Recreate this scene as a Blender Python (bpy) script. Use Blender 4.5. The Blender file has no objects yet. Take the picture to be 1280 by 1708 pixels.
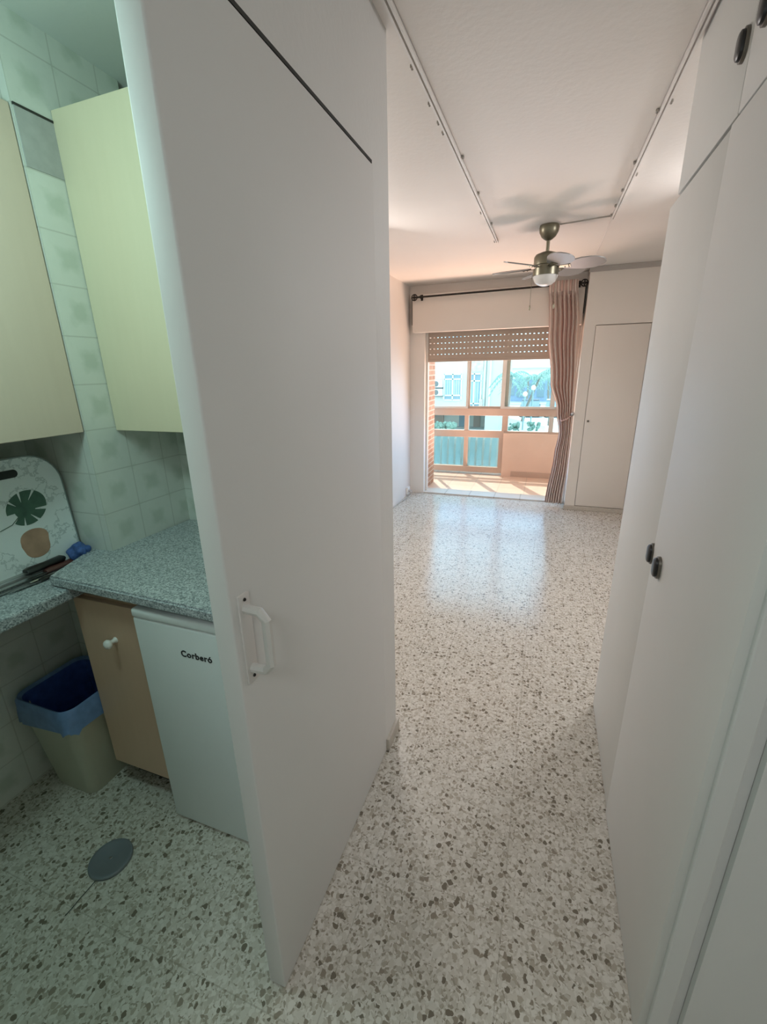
import bpy, bmesh, math, random
from mathutils import Vector, Matrix
random.seed(7)
PI = math.pi
S = bpy.context.scene
COL = S.collection

# ------------------------------------------------------------------ camera
CAM_Z = 1.5
def make_camera():
    y, p, r, f = 3.52540481e-01, 3.13083090e-01, -2.12044918e-02, 730.39
    cy, sy, cp, sp = math.cos(y), math.sin(y), math.cos(p), math.sin(p)
    F = Vector((-sy*cp, cy*cp, -sp)); R = Vector((cy, sy, 0)); U = R.cross(F)
    R2 = R*math.cos(r) + U*math.sin(r); U2 = -R*math.sin(r) + U*math.cos(r)
    cam = bpy.data.cameras.new('camera'); o = bpy.data.objects.new('camera', cam); COL.objects.link(o)
    M = Matrix((R2, U2, -F)).transposed().to_4x4(); M.translation = (0, 0, CAM_Z)
    o.matrix_world = M
    cam.sensor_fit = 'HORIZONTAL'; cam.sensor_width = 36; cam.lens = f/1280*36
    cam.clip_start = .02; cam.clip_end = 500
    S.camera = o
make_camera()

# ------------------------------------------------------------------ world, sun, lamps, exposure
W = bpy.data.worlds.new('sky'); S.world = W; W.use_nodes = True
bgn = W.node_tree.nodes['Background']
bgn.inputs[0].default_value = (.66, .88, 1, 1); bgn.inputs[1].default_value = 3.6
def lamp(name, kind, loc, power, color, aim=None, **kw):
    l = bpy.data.lights.new(name, kind); l.energy = power; l.color = color
    for k, v in kw.items(): setattr(l, k, v)
    o = bpy.data.objects.new(name, l); COL.objects.link(o); o.location = loc
    if aim is not None: o.rotation_euler = (Vector(aim)-Vector(loc)).to_track_quat('-Z', 'Y').to_euler()
    return o
lamp('sun', 'SUN', (0, 12, 12), 4.6, (1, .90, .80), aim=(.57, 12-1.05, 12-2.15), angle=.009)
lamp('balcony_daylight_fill', 'AREA', (-.55, 5.22, .80), 9.5, (.10, .48, 1), aim=(-.85, 3.0, -.2), shape='RECTANGLE', size=1.45, size_y=1.3)  # added fill boosting the blue daylight that enters from the balcony
lamp('balcony_bounce_fill', 'AREA', (-.50, 5.85, .04), 48, (1, .66, .51), aim=(-.68, 5.50, 1.2), shape='RECTANGLE', size=1.5, size_y=.7, spread=math.radians(108))  # added warm fill strengthening the bounce off the sunlit balcony floor
lamp('entry_hall_fill', 'AREA', (.0, -.90, 2.32), 10, (.92, .98, 1), aim=(.0, -.3, 0), shape='DISK', size=.5)  # added fill behind the camera, no known lamp there
lamp('kitchen_ceiling_light', 'POINT', (-1.06, .42, 1.99), 13, (.64, 1, .94), shadow_soft_size=.12)
lamp('living_room_fill', 'AREA', (-1.36, 3.2, 2.20), 15, (1, .95, .93), aim=(-.5, 2.6, .6), shape='DISK', size=.35)  # added fill out of view, brightens the room and the hall wardrobe
lamp('living_room_fill', 'AREA', (1.0, 3.0, 2.20), 14.5, (.98, .96, .98), aim=(-.2, 2.2, .7), shape='DISK', size=.35)  # second added fill, hidden by the wardrobe, brightens the sliding door
S.view_settings.view_transform = 'Standard'; S.view_settings.look = 'None'
S.view_settings.gamma = 1; S.view_settings.use_curve_mapping = False
S.view_settings.exposure = 0.0
S.cycles.max_bounces = 10; S.cycles.diffuse_bounces = 6; S.cycles.transparent_max_bounces = 12
S.cycles.caustics_reflective = False; S.cycles.caustics_refractive = False
S.cycles.sample_clamp_indirect = 6

# ------------------------------------------------------------------ node helpers and materials
class NT:
    def __init__(s, name):
        s.m = bpy.data.materials.new(name); s.m.use_nodes = True; s.t = s.m.node_tree
        s.b = s.t.nodes['Principled BSDF']; s.out = s.t.nodes['Material Output']
    def n(s, typ, **kw):
        x = s.t.nodes.new(typ)
        for k, v in kw.items(): setattr(x, k, v)
        return x
    def l(s, a, b): s.t.links.new(a, b)
    def setin(s, sock, v):
        if hasattr(v, 'is_output') or isinstance(v, bpy.types.NodeSocket): s.l(v, sock)
        else: sock.default_value = v
    def math(s, op, a, b=0.0, c=0.0):
        x = s.n('ShaderNodeMath', operation=op); s.setin(x.inputs[0], a); s.setin(x.inputs[1], b); s.setin(x.inputs[2], c)
        return x.outputs[0]
    def mix(s, f, a, b):
        x = s.n('ShaderNodeMix', data_type='RGBA'); s.setin(x.inputs[0], f); s.setin(x.inputs[6], a); s.setin(x.inputs[7], b)
        return x.outputs[2]
    def pos(s): return s.n('ShaderNodeNewGeometry').outputs['Position']
    def noise(s, scale, vec=None, detail=3, rough=.5):
        x = s.n('ShaderNodeTexNoise'); x.inputs['Scale'].default_value = scale; x.inputs['Detail'].default_value = detail
        x.inputs['Roughness'].default_value = rough
        s.l(vec if vec is not None else s.pos(), x.inputs['Vector']); return x.outputs['Fac']
    def ramp(s, f, stops, interp='LINEAR'):
        x = s.n('ShaderNodeValToRGB'); s.l(f, x.inputs[0]); cr = x.color_ramp; cr.interpolation = interp
        while len(cr.elements) > 1: cr.elements.remove(cr.elements[-1])
        cr.elements[0].position = stops[0][0]; cr.elements[0].color = c4(stops[0][1])
        for p, c in stops[1:]:
            e = cr.elements.new(p); e.color = c4(c)
        return x.outputs[0]
    def bump(s, h, strength=.1, dist=.01):
        x = s.n('ShaderNodeBump'); x.inputs['Strength'].default_value = strength; x.inputs['Distance'].default_value = dist
        s.l(h, x.inputs['Height']); s.l(x.outputs[0], s.b.inputs['Normal'])
    def p(s, **kw):
        for k, v in kw.items():
            k = {'col': 'Base Color', 'rough': 'Roughness', 'metal': 'Metallic', 'spec': 'Specular IOR Level',
                 'trans': 'Transmission Weight', 'coat': 'Coat Weight', 'alpha': 'Alpha'}.get(k, k)
            if isinstance(v, tuple): v = c4(v)
            s.setin(s.b.inputs[k], v)
        return s
def c4(c): return tuple(c)+(1,) if len(c) == 3 else tuple(c)

def plain(name, col, rough=.5, metal=0, var=.06, scale=9, spec=.5):
    n = NT(name)
    a = tuple(max(0, c*(1-var)) for c in col); b = tuple(min(1, c*(1+var)) for c in col)
    n.p(col=n.mix(n.noise(scale), c4(a), c4(b)), rough=rough, metal=metal, spec=spec)
    return n.m

def paint(name, col, rough=.55, var=.04, bump=.12, scale=60):
    n = NT(name)
    a = tuple(c*(1-var) for c in col); b = tuple(min(1, c*(1+var)) for c in col)
    n.p(col=n.mix(n.noise(2.3, detail=5), c4(a), c4(b)), rough=rough)
    n.bump(n.noise(scale, detail=4), bump, .006)
    return n.m

def terrazzo():
    n = NT('terrazzo'); P = n.pos()
    warp = n.n('ShaderNodeTexNoise'); warp.inputs['Scale'].default_value = 55; n.l(P, warp.inputs['Vector'])
    add = n.n('ShaderNodeVectorMath', operation='MULTIPLY_ADD'); n.l(warp.outputs['Color'], add.inputs[0])
    add.inputs[1].default_value = (.017, .017, 0); n.l(P, add.inputs[2])
    v1 = n.n('ShaderNodeTexVoronoi', feature='F1'); v1.inputs['Scale'].default_value = 70; n.l(add.outputs[0], v1.inputs['Vector'])
    v1.inputs['Randomness'].default_value = 1
    sep = n.n('ShaderNodeSeparateColor'); n.l(v1.outputs['Color'], sep.inputs[0])
    chip = n.ramp(sep.outputs[0], [(0, (.175, .15, .115)), (.09, (.27, .235, .185)), (.19, (.40, .36, .295)), (.36, (.555, .52, .455)), (.55, (.635, .605, .545)), (.80, (.56, .53, .47)), (.92, (.47, .435, .375))], 'CONSTANT')
    rad = n.math('LESS_THAN', v1.outputs['Distance'], n.math('MULTIPLY_ADD', sep.outputs[1], .22, .36))
    v2 = n.n('ShaderNodeTexVoronoi', feature='F1'); v2.inputs['Scale'].default_value = 170; n.l(add.outputs[0], v2.inputs['Vector'])
    s2 = n.n('ShaderNodeSeparateColor'); n.l(v2.outputs['Color'], s2.inputs[0])
    mat_ = n.ramp(s2.outputs[0], [(0, (.33, .295, .24)), (.18, (.50, .465, .40)), (.5, (.575, .545, .485)), (.8, (.63, .60, .545))], 'CONSTANT')
    c = n.mix(rad, mat_, chip)
    # joints of the 40 cm slabs
    sx = n.n('ShaderNodeSeparateXYZ'); n.l(P, sx.inputs[0])
    def joint(s, off):
        m = n.math('FRACT', n.math('MULTIPLY_ADD', s, 2.5, off)); return n.math('LESS_THAN', n.math('ABSOLUTE', n.math('SUBTRACT', m, .5)), .004)
    j = n.math('MAXIMUM', joint(sx.outputs[0], .48), joint(sx.outputs[1], .25))
    c = n.mix(n.math('MULTIPLY', j, .32), c, c4((.20, .17, .13)))
    dirt = n.noise(1.7, detail=4)
    c = n.mix(n.math('MULTIPLY', n.math('GREATER_THAN', dirt, 2), .0), c, c4((.4, .35, .3)))
    n.p(col=c, rough=n.math('MULTIPLY_ADD', n.noise(6), .10, .13), spec=.30)
    return n.m

def kitchen_tile():
    n = NT('kitchen_wall_tile'); g = n.n('ShaderNodeNewGeometry')
    sp = n.n('ShaderNodeSeparateXYZ'); n.l(g.outputs['Position'], sp.inputs[0])
    sn = n.n('ShaderNodeSeparateXYZ'); n.l(g.outputs['Normal'], sn.inputs[0])
    fy = n.math('GREATER_THAN', n.math('ABSOLUTE', sn.outputs[1]), .6)
    u0 = n.math('ADD', n.math('MULTIPLY', sp.outputs[0], fy), n.math('MULTIPLY', sp.outputs[1], n.math('SUBTRACT', 1, fy)))
    T = .147
    u = n.math('FRACT', n.math('DIVIDE', n.math('SUBTRACT', u0, 1.04-T*40), T)); v = n.math('FRACT', n.math('DIVIDE', n.math('SUBTRACT', sp.outputs[2], 1.328-T*20), T))
    cu = n.math('ABSOLUTE', n.math('SUBTRACT', u, .5)); cv = n.math('ABSOLUTE', n.math('SUBTRACT', v, .5))
    grout = n.math('GREATER_THAN', n.math('MAXIMUM', cu, cv), .486)
    # faded motif: a blotch in the middle and one at every corner, four lobes each
    r = n.math('SQRT', n.math('ADD', n.math('MULTIPLY', cu, cu), n.math('MULTIPLY', cv, cv)))
    lob = n.math('MULTIPLY', n.math('MULTIPLY', cu, cv), 6)
    du = n.math('SUBTRACT', .5, cu); dv = n.math('SUBTRACT', .5, cv)
    r2 = n.math('SQRT', n.math('ADD', n.math('MULTIPLY', du, du), n.math('MULTIPLY', dv, dv)))
    nz = n.noise(45, detail=4)
    m1 = n.math('SUBTRACT', n.math('MULTIPLY_ADD', nz, .16, .13), n.math('SUBTRACT', r, n.math('MULTIPLY', lob, .35)))
    m2 = n.math('SUBTRACT', n.math('MULTIPLY_ADD', nz, .12, -.01), r2)
    mm = n.n('ShaderNodeMapRange'); n.l(n.math('MAXIMUM', m1, m2), mm.inputs[0]); mm.inputs[1].default_value = -.02; mm.inputs[2].default_value = .10
    base = n.mix(n.noise(14, detail=5), c4((.60, .63, .58)), c4((.70, .71, .66)))
    c = n.mix(n.math('MULTIPLY', mm.outputs[0], .55), base, c4((.44, .50, .42)))
    c = n.mix(n.math('MULTIPLY', grout, .5), c, c4((.42, .42, .38)))
    n.p(col=c, rough=.22, spec=.5)
    n.bump(n.math('SUBTRACT', 1, grout), .3, .003)
    return n.m

def granite():
    n = NT('speckled_granite_laminate')
    v = n.n('ShaderNodeTexVoronoi'); v.inputs['Scale'].default_value = 260; n.l(n.pos(), v.inputs['Vector'])
    s = n.n('ShaderNodeSeparateColor'); n.l(v.outputs['Color'], s.inputs[0])
    c = n.ramp(s.outputs[0], [(0, (.10, .12, .13)), (.25, (.30, .33, .35)), (.55, (.46, .49, .51)), (.8, (.62, .65, .66))], 'CONSTANT')
    c = n.mix(n.math('MULTIPLY', n.noise(90), .5), c, c4((.38, .42, .44)))
    n.p(col=c, rough=.28); return n.m

def melamine(name, a, b, rough=.4):
    n = NT(name); mp = n.n('ShaderNodeMapping'); mp.inputs['Scale'].default_value = (14, 14, 1.2); n.l(n.pos(), mp.inputs[0])
    n.p(col=n.mix(n.noise(3, mp.outputs[0], 6, .6), c4(a), c4(b)), rough=rough); return n.m

def brick():
    n = NT('brick'); g = n.n('ShaderNodeNewGeometry'); sp = n.n('ShaderNodeSeparateXYZ'); n.l(g.outputs['Position'], sp.inputs[0])
    cb = n.n('ShaderNodeCombineXYZ'); n.l(n.math('ADD', sp.outputs[0], sp.outputs[1]), cb.inputs[0]); n.l(sp.outputs[2], cb.inputs[1])
    b = n.n('ShaderNodeTexBrick'); n.l(cb.outputs[0], b.inputs['Vector'])
    b.inputs['Color1'].default_value = (.36, .21, .155, 1); b.inputs['Color2'].default_value = (.46, .30, .235, 1); b.inputs['Mortar'].default_value = (.55, .48, .43, 1)
    b.inputs['Scale'].default_value = 1; b.inputs['Brick Width'].default_value = .22; b.inputs['Row Height'].default_value = .062; b.inputs['Mortar Size'].default_value = .009
    n.p(col=b.outputs['Color'], rough=.85); n.bump(n.math('SUBTRACT', 1, b.outputs['Fac']), .5, .01); return n.m

def grid_tile(name, a, b, groutc, size, rough=.35):
    n = NT(name); sp = n.n('ShaderNodeSeparateXYZ'); n.l(n.pos(), sp.inputs[0])
    def e(s): return n.math('ABSOLUTE', n.math('SUBTRACT', n.math('FRACT', n.math('DIVIDE', n.math('ADD', s, 50), size)), .5))
    gr = n.math('GREATER_THAN', n.math('MAXIMUM', e(sp.outputs[0]), e(sp.outputs[1])), .48)
    c = n.mix(n.noise(8, detail=5), c4(a), c4(b)); c = n.mix(gr, c, c4(groutc))
    n.p(col=c, rough=rough); return n.m

def curtain_mat():
    n = NT('striped_curtain_fabric'); uv = n.n('ShaderNodeUVMap'); sp = n.n('ShaderNodeSeparateXYZ'); n.l(uv.outputs[0], sp.inputs[0])
    f = n.math('FRACT', n.math('MULTIPLY', sp.outputs[0], 7))
    c = n.ramp(f, [(0, (.72, .50, .44)), (.30, (.82, .71, .64)), (.48, (.60, .46, .40)), (.60, (.83, .73, .66)), (.82, (.70, .57, .51))], 'CONSTANT')
    w = n.noise(300)
    n.p(col=n.mix(n.math('MULTIPLY', w, .3), c, c4((.6, .5, .44))), rough=.9, spec=.2)
    tr = n.n('ShaderNodeBsdfTranslucent'); n.l(c, tr.inputs[0]); mx = n.n('ShaderNodeMixShader'); mx.inputs[0].default_value = .25
    n.l(n.b.outputs[0], mx.inputs[1]); n.l(tr.outputs[0], mx.inputs[2]); n.l(mx.outputs[0], n.out.inputs[0]); return n.m

def glass(name, tint, gloss=.08):
    n = NT(name); tr = n.n('ShaderNodeBsdfTransparent'); tr.inputs[0].default_value = c4(tint)
    gl = n.n('ShaderNodeBsdfGlossy'); gl.inputs['Roughness'].default_value = .02
    lw = n.n('ShaderNodeLayerWeight'); fr = n.n('ShaderNodeMath', operation='POWER'); n.l(lw.outputs['Facing'], fr.inputs[0]); fr.inputs[1].default_value = 4
    mx = n.n('ShaderNodeMixShader'); n.l(n.math('MULTIPLY_ADD', fr.outputs[0], .35, .03), mx.inputs[0]); n.l(tr.outputs[0], mx.inputs[1]); n.l(gl.outputs[0], mx.inputs[2])
    n.l(mx.outputs[0], n.out.inputs[0]); n.t.nodes.remove(n.b); return n.m

def marble_tray():
    n = NT('marble_print'); P = n.pos()
    w = n.noise(9, detail=6, rough=.6)
    vein = n.math('LESS_THAN', n.math('ABSOLUTE', n.math('SUBTRACT', w, .52)), .012)
    n.p(col=n.mix(n.math('MULTIPLY', vein, .45), c4((.74, .77, .77)), c4((.28, .33, .33))), rough=.25); return n.m

def frosted(name, col, k):
    n = NT(name); c = n.mix(n.noise(5, detail=4), c4(tuple(.8*v for v in col)), c4(col)); n.p(col=c, rough=.4)
    tr = n.n('ShaderNodeBsdfTranslucent'); n.l(c, tr.inputs[0]); mx = n.n('ShaderNodeMixShader'); mx.inputs[0].default_value = k
    n.l(n.b.outputs[0], mx.inputs[1]); n.l(tr.outputs[0], mx.inputs[2]); n.l(mx.outputs[0], n.out.inputs[0]); return n.m

def stripes_tile_roof():
    n = NT('roof_tiles'); sp = n.n('ShaderNodeSeparateXYZ'); n.l(n.pos(), sp.inputs[0])
    f = n.math('FRACT', n.math('MULTIPLY', sp.outputs[2], 4.2)); f2 = n.math('FRACT', n.math('MULTIPLY', sp.outputs[0], 3))
    c = n.ramp(f, [(0, (.25, .38, .38)), (.3, (.50, .62, .62)), (.8, (.42, .54, .54))])
    n.p(col=n.mix(n.math('MULTIPLY', n.math('LESS_THAN', f2, .12), .3), c, c4((.25, .35, .35))), rough=.7); return n.m

M = dict(
    hall=paint('white_wall_paint', (.68, .675, .655)),
    living=paint('warm_white_wall_paint', (.80, .75, .70)),
    ceil=paint('ceiling_plaster', (.76, .72, .67), var=.05, bump=.15, scale=45),
    lac=paint('white_lacquer', (.68, .675, .655), rough=.6, var=.035, bump=.05, scale=25),
    lac2=paint('ivory_lacquer', (.68, .675, .645), rough=.62, var=.05, bump=.06, scale=14),
    lwd=paint('cream_wardrobe_paint', (.74, .69, .63), rough=.5, var=.03, bump=.05),
    grey=plain('grey_trim', (.42, .39, .36), .5),
    basebd=plain('stone_baseboard', (.50, .46, .40), .4, var=.18, scale=70),
    terrazzo=terrazzo(), tile=kitchen_tile(), granite=granite(),
    kceil=paint('kitchen_ceiling_paint', (.60, .63, .60)),
    cement=plain('bare_cement', (.40, .40, .39), .9, var=.18, scale=30),
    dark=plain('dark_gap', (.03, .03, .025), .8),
    wood=melamine('beige_melamine', (.60, .485, .39), (.645, .525, .425)), peach=melamine('peach_melamine', (.58, .39, .27), (.64, .44, .31)),
    wood2=melamine('pale_melamine', (.66, .585, .42), (.70, .62, .455)),
    white=plain('white_enamel', (.74, .77, .77), .32, var=.02),
    plastic=plain('white_plastic', (.82, .81, .78), .3, var=.02),
    handle=plain('aged_white_handle', (.64, .62, .59), .4, var=.02),
    black=plain('black_plastic', (.012, .012, .011), .35),
    logo=plain('black_print', (.02, .02, .02), .5),
    chrome=plain('brushed_steel', (.50, .50, .50), .28, 1),
    pullrim=plain('tarnished_metal_rim', (.17, .155, .13), .4, .7, var=.2, scale=80),
    iron=plain('black_iron', (.025, .022, .018), .5, .5),
    bronze=plain('olive_bronze', (.20, .185, .13), .35, .75, var=.15),
    blade=plain('silver_grey_blade', (.23, .225, .21), .4, var=.03),
    opal=plain('opal_glass', (.66, .65, .62), .25, var=.02),
    track=plain('aged_white_rail', (.76, .73, .69), .45, var=.05, scale=30),
    clip=plain('grey_clip', (.38, .35, .31), .5),
    bin=plain('beige_bin_plastic', (.50, .50, .40), .45, var=.05),
    bag=plain('blue_bin_bag', (.05, .10, .36), .35, var=.4, scale=40),
    bagrim=plain('pale_blue_bin_bag', (.14, .24, .44), .35, var=.3, scale=40),
    marble=marble_tray(), leaf=plain('printed_leaf_green', (.06, .12, .085), .35, var=.4, scale=40),
    pot=plain('printed_pot', (.42, .25, .17), .35, var=.4, scale=22), trayline=plain('tray_rim', (.24, .28, .27), .4),
    redblack=plain('dark_red_handle', (.10, .035, .03), .4, var=.4, scale=200),
    bluebag=plain('blue_cloth', (.045, .10, .30), .6, var=.7, scale=120),
    brick=brick(), balc=grid_tile('pink_balcony_tile', (.70, .50, .40), (.78, .58, .47), (.60, .45, .37), .33),
    sill=grid_tile('grey_sill_tile', (.55, .51, .46), (.62, .58, .52), (.40, .36, .32), .30),
    plaster=paint('pink_parapet_plaster', (.78, .58, .48), rough=.8, var=.10, bump=.2, scale=20),
    alu=plain('bronze_pink_aluminium', (.55, .41, .34), .4, .15, var=.05),
    alug=plain('grey_aluminium', (.60, .57, .54), .35, .3, var=.05),
    slat=plain('taupe_shutter_slat', (.46, .37, .30), .5, var=.06),
    curtain=curtain_mat(), glass=glass('window_glass', (.90, .975, .98)), glass2=glass('lower_window_glass', (.84, .96, .97)),
    bal=frosted('pale_railing_bar', (.95, .98, .98), .60), balp=frosted('frosted_teal_panel', (.62, .76, .79), .40),
    # outdoors
    asph=plain('pale_paving', (.62, .66, .65), .9, var=.1, scale=1.2), fac=paint('cream_facade', (.60, .59, .54), rough=.9),
    facg=paint('pale_grey_facade', (.56, .57, .55), rough=.9), wframe=plain('pale_window_frame', (.72, .84, .84), .5),
    blind=plain('blue_grey_blind', (.40, .54, .57), .6, var=.25, scale=3), darkglass=plain('shaded_window', (.22, .31, .36), .15),
    brickpatch=plain('stone_cladding', (.55, .47, .42), .9, var=.45, scale=5), acw=plain('ac_white', (.80, .80, .77), .5),
    acg=plain('ac_grille', (.16, .17, .17), .6), wood3=plain('brown_door', (.40, .30, .25), .6), roof=stripes_tile_roof(),
    shop=plain('blue_shopfront', (.26, .36, .52), .5, var=.3, scale=.8), trunk=plain('palm_bark', (.25, .22, .19), .9, var=.2),
    frond=plain('palm_leaf', (.24, .40, .36), .7, var=.3), hedge=plain('hedge_leaf', (.17, .27, .22), .8, var=.5, scale=8),
    carb=plain('dark_blue_car_paint', (.06, .09, .14), .25), carw=plain('silver_car_paint', (.38, .40, .42), .25), tyre=plain('tyre', (.03, .03, .03), .8),
    pole=plain('pole_paint', (.25, .36, .36), .5),
)

# ------------------------------------------------------------------ geometry helpers (world coordinates)
def B(): return bmesh.new()
def box(bm, x0, x1, y0, y1, z0, z1, bev=0, seg=2):
    r = bmesh.ops.create_cube(bm, size=1)
    vs = r['verts']
    for v in vs: v.co = Vector(((x0+x1)/2+v.co.x*(x1-x0), (y0+y1)/2+v.co.y*(y1-y0), (z0+z1)/2+v.co.z*(z1-z0)))
    if bev > 0:
        es = list({e for v in vs for e in v.link_edges})
        bmesh.ops.bevel(bm, geom=es, offset=bev, segments=seg, profile=.5, affect='EDGES', clamp_overlap=True)
    return bm
def ring_loft(bm, rings, cap=True, closed=True):
    R = [[bm.verts.new(p) for p in r] for r in rings]
    for a, b in zip(R, R[1:]):
        n = len(a)
        for i in range(n if closed else n-1):
            j = (i+1) % n
            try: bm.faces.new((a[i], a[j], b[j], b[i]))
            except ValueError: pass
    if cap:
        for r in (R[0][::-1], R[-1]):
            try: bm.faces.new(r)
            except ValueError: pass
    return bm
def lathe(bm, prof, c, seg=28):
    ring_loft(bm, [[(c[0]+max(r, 1e-4)*math.cos(2*PI*i/seg), c[1]+max(r, 1e-4)*math.sin(2*PI*i/seg), c[2]+z) for i in range(seg)] for r, z in prof])
    return bm
def tube(bm, pts, r, seg=10, radii=None):
    pts = [Vector(p) for p in pts]; rings = []
    for i, p in enumerate(pts):
        t = (pts[min(i+1, len(pts)-1)]-pts[max(i-1, 0)]).normalized()
        a = t.orthogonal().normalized() if i == 0 else (prev - t*prev.dot(t)).normalized()
        prev = a; b = t.cross(a); rr = radii[i] if radii else r
        rings.append([p+a*rr*math.cos(2*PI*k/seg)+b*rr*math.sin(2*PI*k/seg) for k in range(seg)])
    return ring_loft(bm, rings)
def torus(bm, c, R, r, axis='Y', seg=24, ms=8):
    rings = []
    for i in range(seg):
        a = 2*PI*i/seg; ring = []
        for k in range(ms):
            b = 2*PI*k/ms; q = (R+r*math.cos(b)); u, v, w = q*math.cos(a), q*math.sin(a), r*math.sin(b)
            ring.append(Vector(c)+Vector({'Y': (u, w, v), 'X': (w, u, v), 'Z': (u, v, w)}[axis]))
        rings.append(ring)
    rings.append(rings[0])
    ring_loft(bm, rings, cap=False); bmesh.ops.remove_doubles(bm, verts=bm.verts, dist=1e-6)
    return bm
def ball(bm, c, r, sz=(1, 1, 1), sub=2):
    x = bmesh.ops.create_icosphere(bm, subdivisions=sub, radius=1)
    for v in x['verts']: v.co = Vector((c[0]+v.co.x*r*sz[0], c[1]+v.co.y*r*sz[1], c[2]+v.co.z*r*sz[2]))
    return bm
def prism(bm, poly, d):
    """closed polygon extruded by vector d"""
    d = Vector(d); ring_loft(bm, [[Vector(p) for p in poly], [Vector(p)+d for p in poly]]); return bm
def root_of(o):
    while o.parent: o = o.parent
    return o
def obj(name, bm, mat, parent=None, smooth=False, keep=False):
    me = bpy.data.meshes.new(name)
    if bm.faces: bmesh.ops.recalc_face_normals(bm, faces=bm.faces)
    if parent is not None:
        l = root_of(parent).location
        bmesh.ops.translate(bm, verts=bm.verts, vec=-l)
    bm.to_mesh(me); bm.free()
    me.materials.append(mat)
    o = bpy.data.objects.new(name, me); COL.objects.link(o)
    if smooth:
        for p in me.polygons: p.use_smooth = True
        try: me.set_sharp_from_angle(angle=math.radians(40))
        except Exception: pass
    if parent is not None: o.parent = parent
    return o
def thing(name, loc, label, cat, group=None):
    o = bpy.data.objects.new(name, None); COL.objects.link(o); o.location = loc; o.empty_display_size = .1
    tag(o, label, cat, group); return o
def tag(o, label, cat, group=None, kind=None):
    o['label'] = label; o['category'] = cat
    if group: o['group'] = group
    if kind: o['kind'] = kind
    return o
def struct(name, bm, mat, label, cat, smooth=False):
    o = obj(name, bm, mat, None, smooth); tag(o, label, cat, kind='structure'); return o

# ================================================================== THE SHELL
CZ = 2.385          # ceiling height
struct('floor', box(B(), -1.95, 1.5, -1.6, 5.23, -.12, 0), M['terrazzo'], 'polished cream and brown terrazzo floor running from kitchen to balcony', 'floor')
cb = B(); box(cb, -.545, 1.5, -1.6, 1.46, CZ, CZ+.12); box(cb, -1.75, 1.5, 1.46, 5.45, CZ, CZ+.12)
struct('ceiling', cb, M['ceil'], 'rough white plaster ceiling over hall and living room', 'ceiling')
struct('ceiling_kitchen', box(B(), -1.95, -.55, -1.6, 1.46, 2.43, 2.53), M['kceil'], 'grey green kitchen ceiling above the wall cupboards', 'ceiling')
struct('wall_left', box(B(), -1.75, -1.55, 1.46, 5.23, 0, CZ), M['living'], 'warm white left wall of the living room beside the window', 'wall')
struct('wall_right', box(B(), 1.40, 1.55, -1.6, 5.45, 0, CZ), M['living'], 'white right wall of the living room behind the wardrobes', 'wall')
struct('wall_behind', box(B(), -1.95, 1.5, -1.72, -1.6, 0, 2.5), M['hall'], 'white wall behind the camera at the entrance', 'wall')
struct('wall_kitchen_left', box(B(), -1.90, -1.75, -1.6, 1.46, 0, 2.5), M['tile'], 'tiled kitchen wall on the left behind the bin', 'wall')
struct('wall_kitchen_back', box(B(), -1.75, -.60, 1.42, 1.46, 0, CZ), M['tile'], 'tiled partition between kitchen and living room', 'wall')
pl = B(); box(pl, -1.75, -1.43, 1.04, 1.42, 0, 2.43)
struct('wall_kitchen_pier', pl, M['tile'], 'tiled pier in the kitchen corner with a faded floral print', 'wall')
# bare cement patch where a tile is missing
cp = B(); box(cp, -1.432, -1.427, 1.045, 1.30, 2.065, 2.205)
struct('trim_1', cp, M['cement'], 'bare grey cement patch where tiles are missing between the cupboards', 'wall')
ct = B(); box(ct, -1.434, -1.425, 1.043, 1.30, 2.205, 2.211)
struct('trim_2', ct, M['dark'], 'dark crack along the top of the bare cement patch', 'wall')
# hall: header over the sliding door, jamb, jamb base
hb = B(); box(hb, -.60, -.5, -1.6, 1.46, 2.040, CZ); box(hb, -.60, -.5, 1.325, 1.46, 0, 2.040); box(hb, -.60, -.5, -1.6, -.06, 0, 2.040)  # unseen near end lengthened to keep hall light out of the kitchen
bmesh.ops.remove_doubles(hb, verts=hb.verts, dist=1e-5)
struct('wall_hall_left', hb, M['hall'], 'white hall wall framing the sliding door, header and jamb', 'wall')
struct('trim_7', box(B(), -.598, -.4995, .40, 1.325, 2.0325, 2.0398), M['dark'], 'dark strip standing for shade in the gap above the sliding door', 'gap strip')  # dark strip added so the gap above the leaf looks shaded
struct('baseboard_left', box(B(), -.60, -.487, 1.335, 1.468, 0, .055, .003), M['basebd'], 'grey stone baseboard at the foot of the door jamb', 'baseboard')
# window wall: left jamb, lintel, right part behind the wardrobe
wb = B(); box(wb, -1.75, -1.375, 5.23, 5.45, 0, CZ); box(wb, -1.375, .27, 5.23, 5.45, 1.90, CZ); box(wb, .27, 1.5, 5.23, 5.45, 0, CZ)
struct('wall_window', wb, M['living'], 'white far wall around the balcony opening', 'wall')
struct('trim_3', box(B(), -1.375, .27, 5.23, 5.45, -.12, .018, .003), M['sill'], 'grey tiled threshold step between room and balcony', 'threshold')
struct('wall_shutter_box', box(B(), -1.495, .262, 5.135, 5.235, 1.895, 2.285, .004), M['lwd'], 'cream boxed shutter casing above the balcony opening', 'wall')

struct('trim_8', box(B(), -1.503, -1.4955, 5.14, 5.229, 1.975, 2.25), M['dark'], 'dark strip standing for the shaded slit at the left end of the shutter casing', 'gap')  # strip put in to darken the gap beside the casing
struct('trim_9', box(B(), .2625, .272, 5.14, 5.229, 2.0, 2.26), M['dark'], 'dark strip standing for the shaded slit at the right end of the shutter casing behind the finial', 'gap')  # painted shade again, an added strip at the other end
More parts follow.
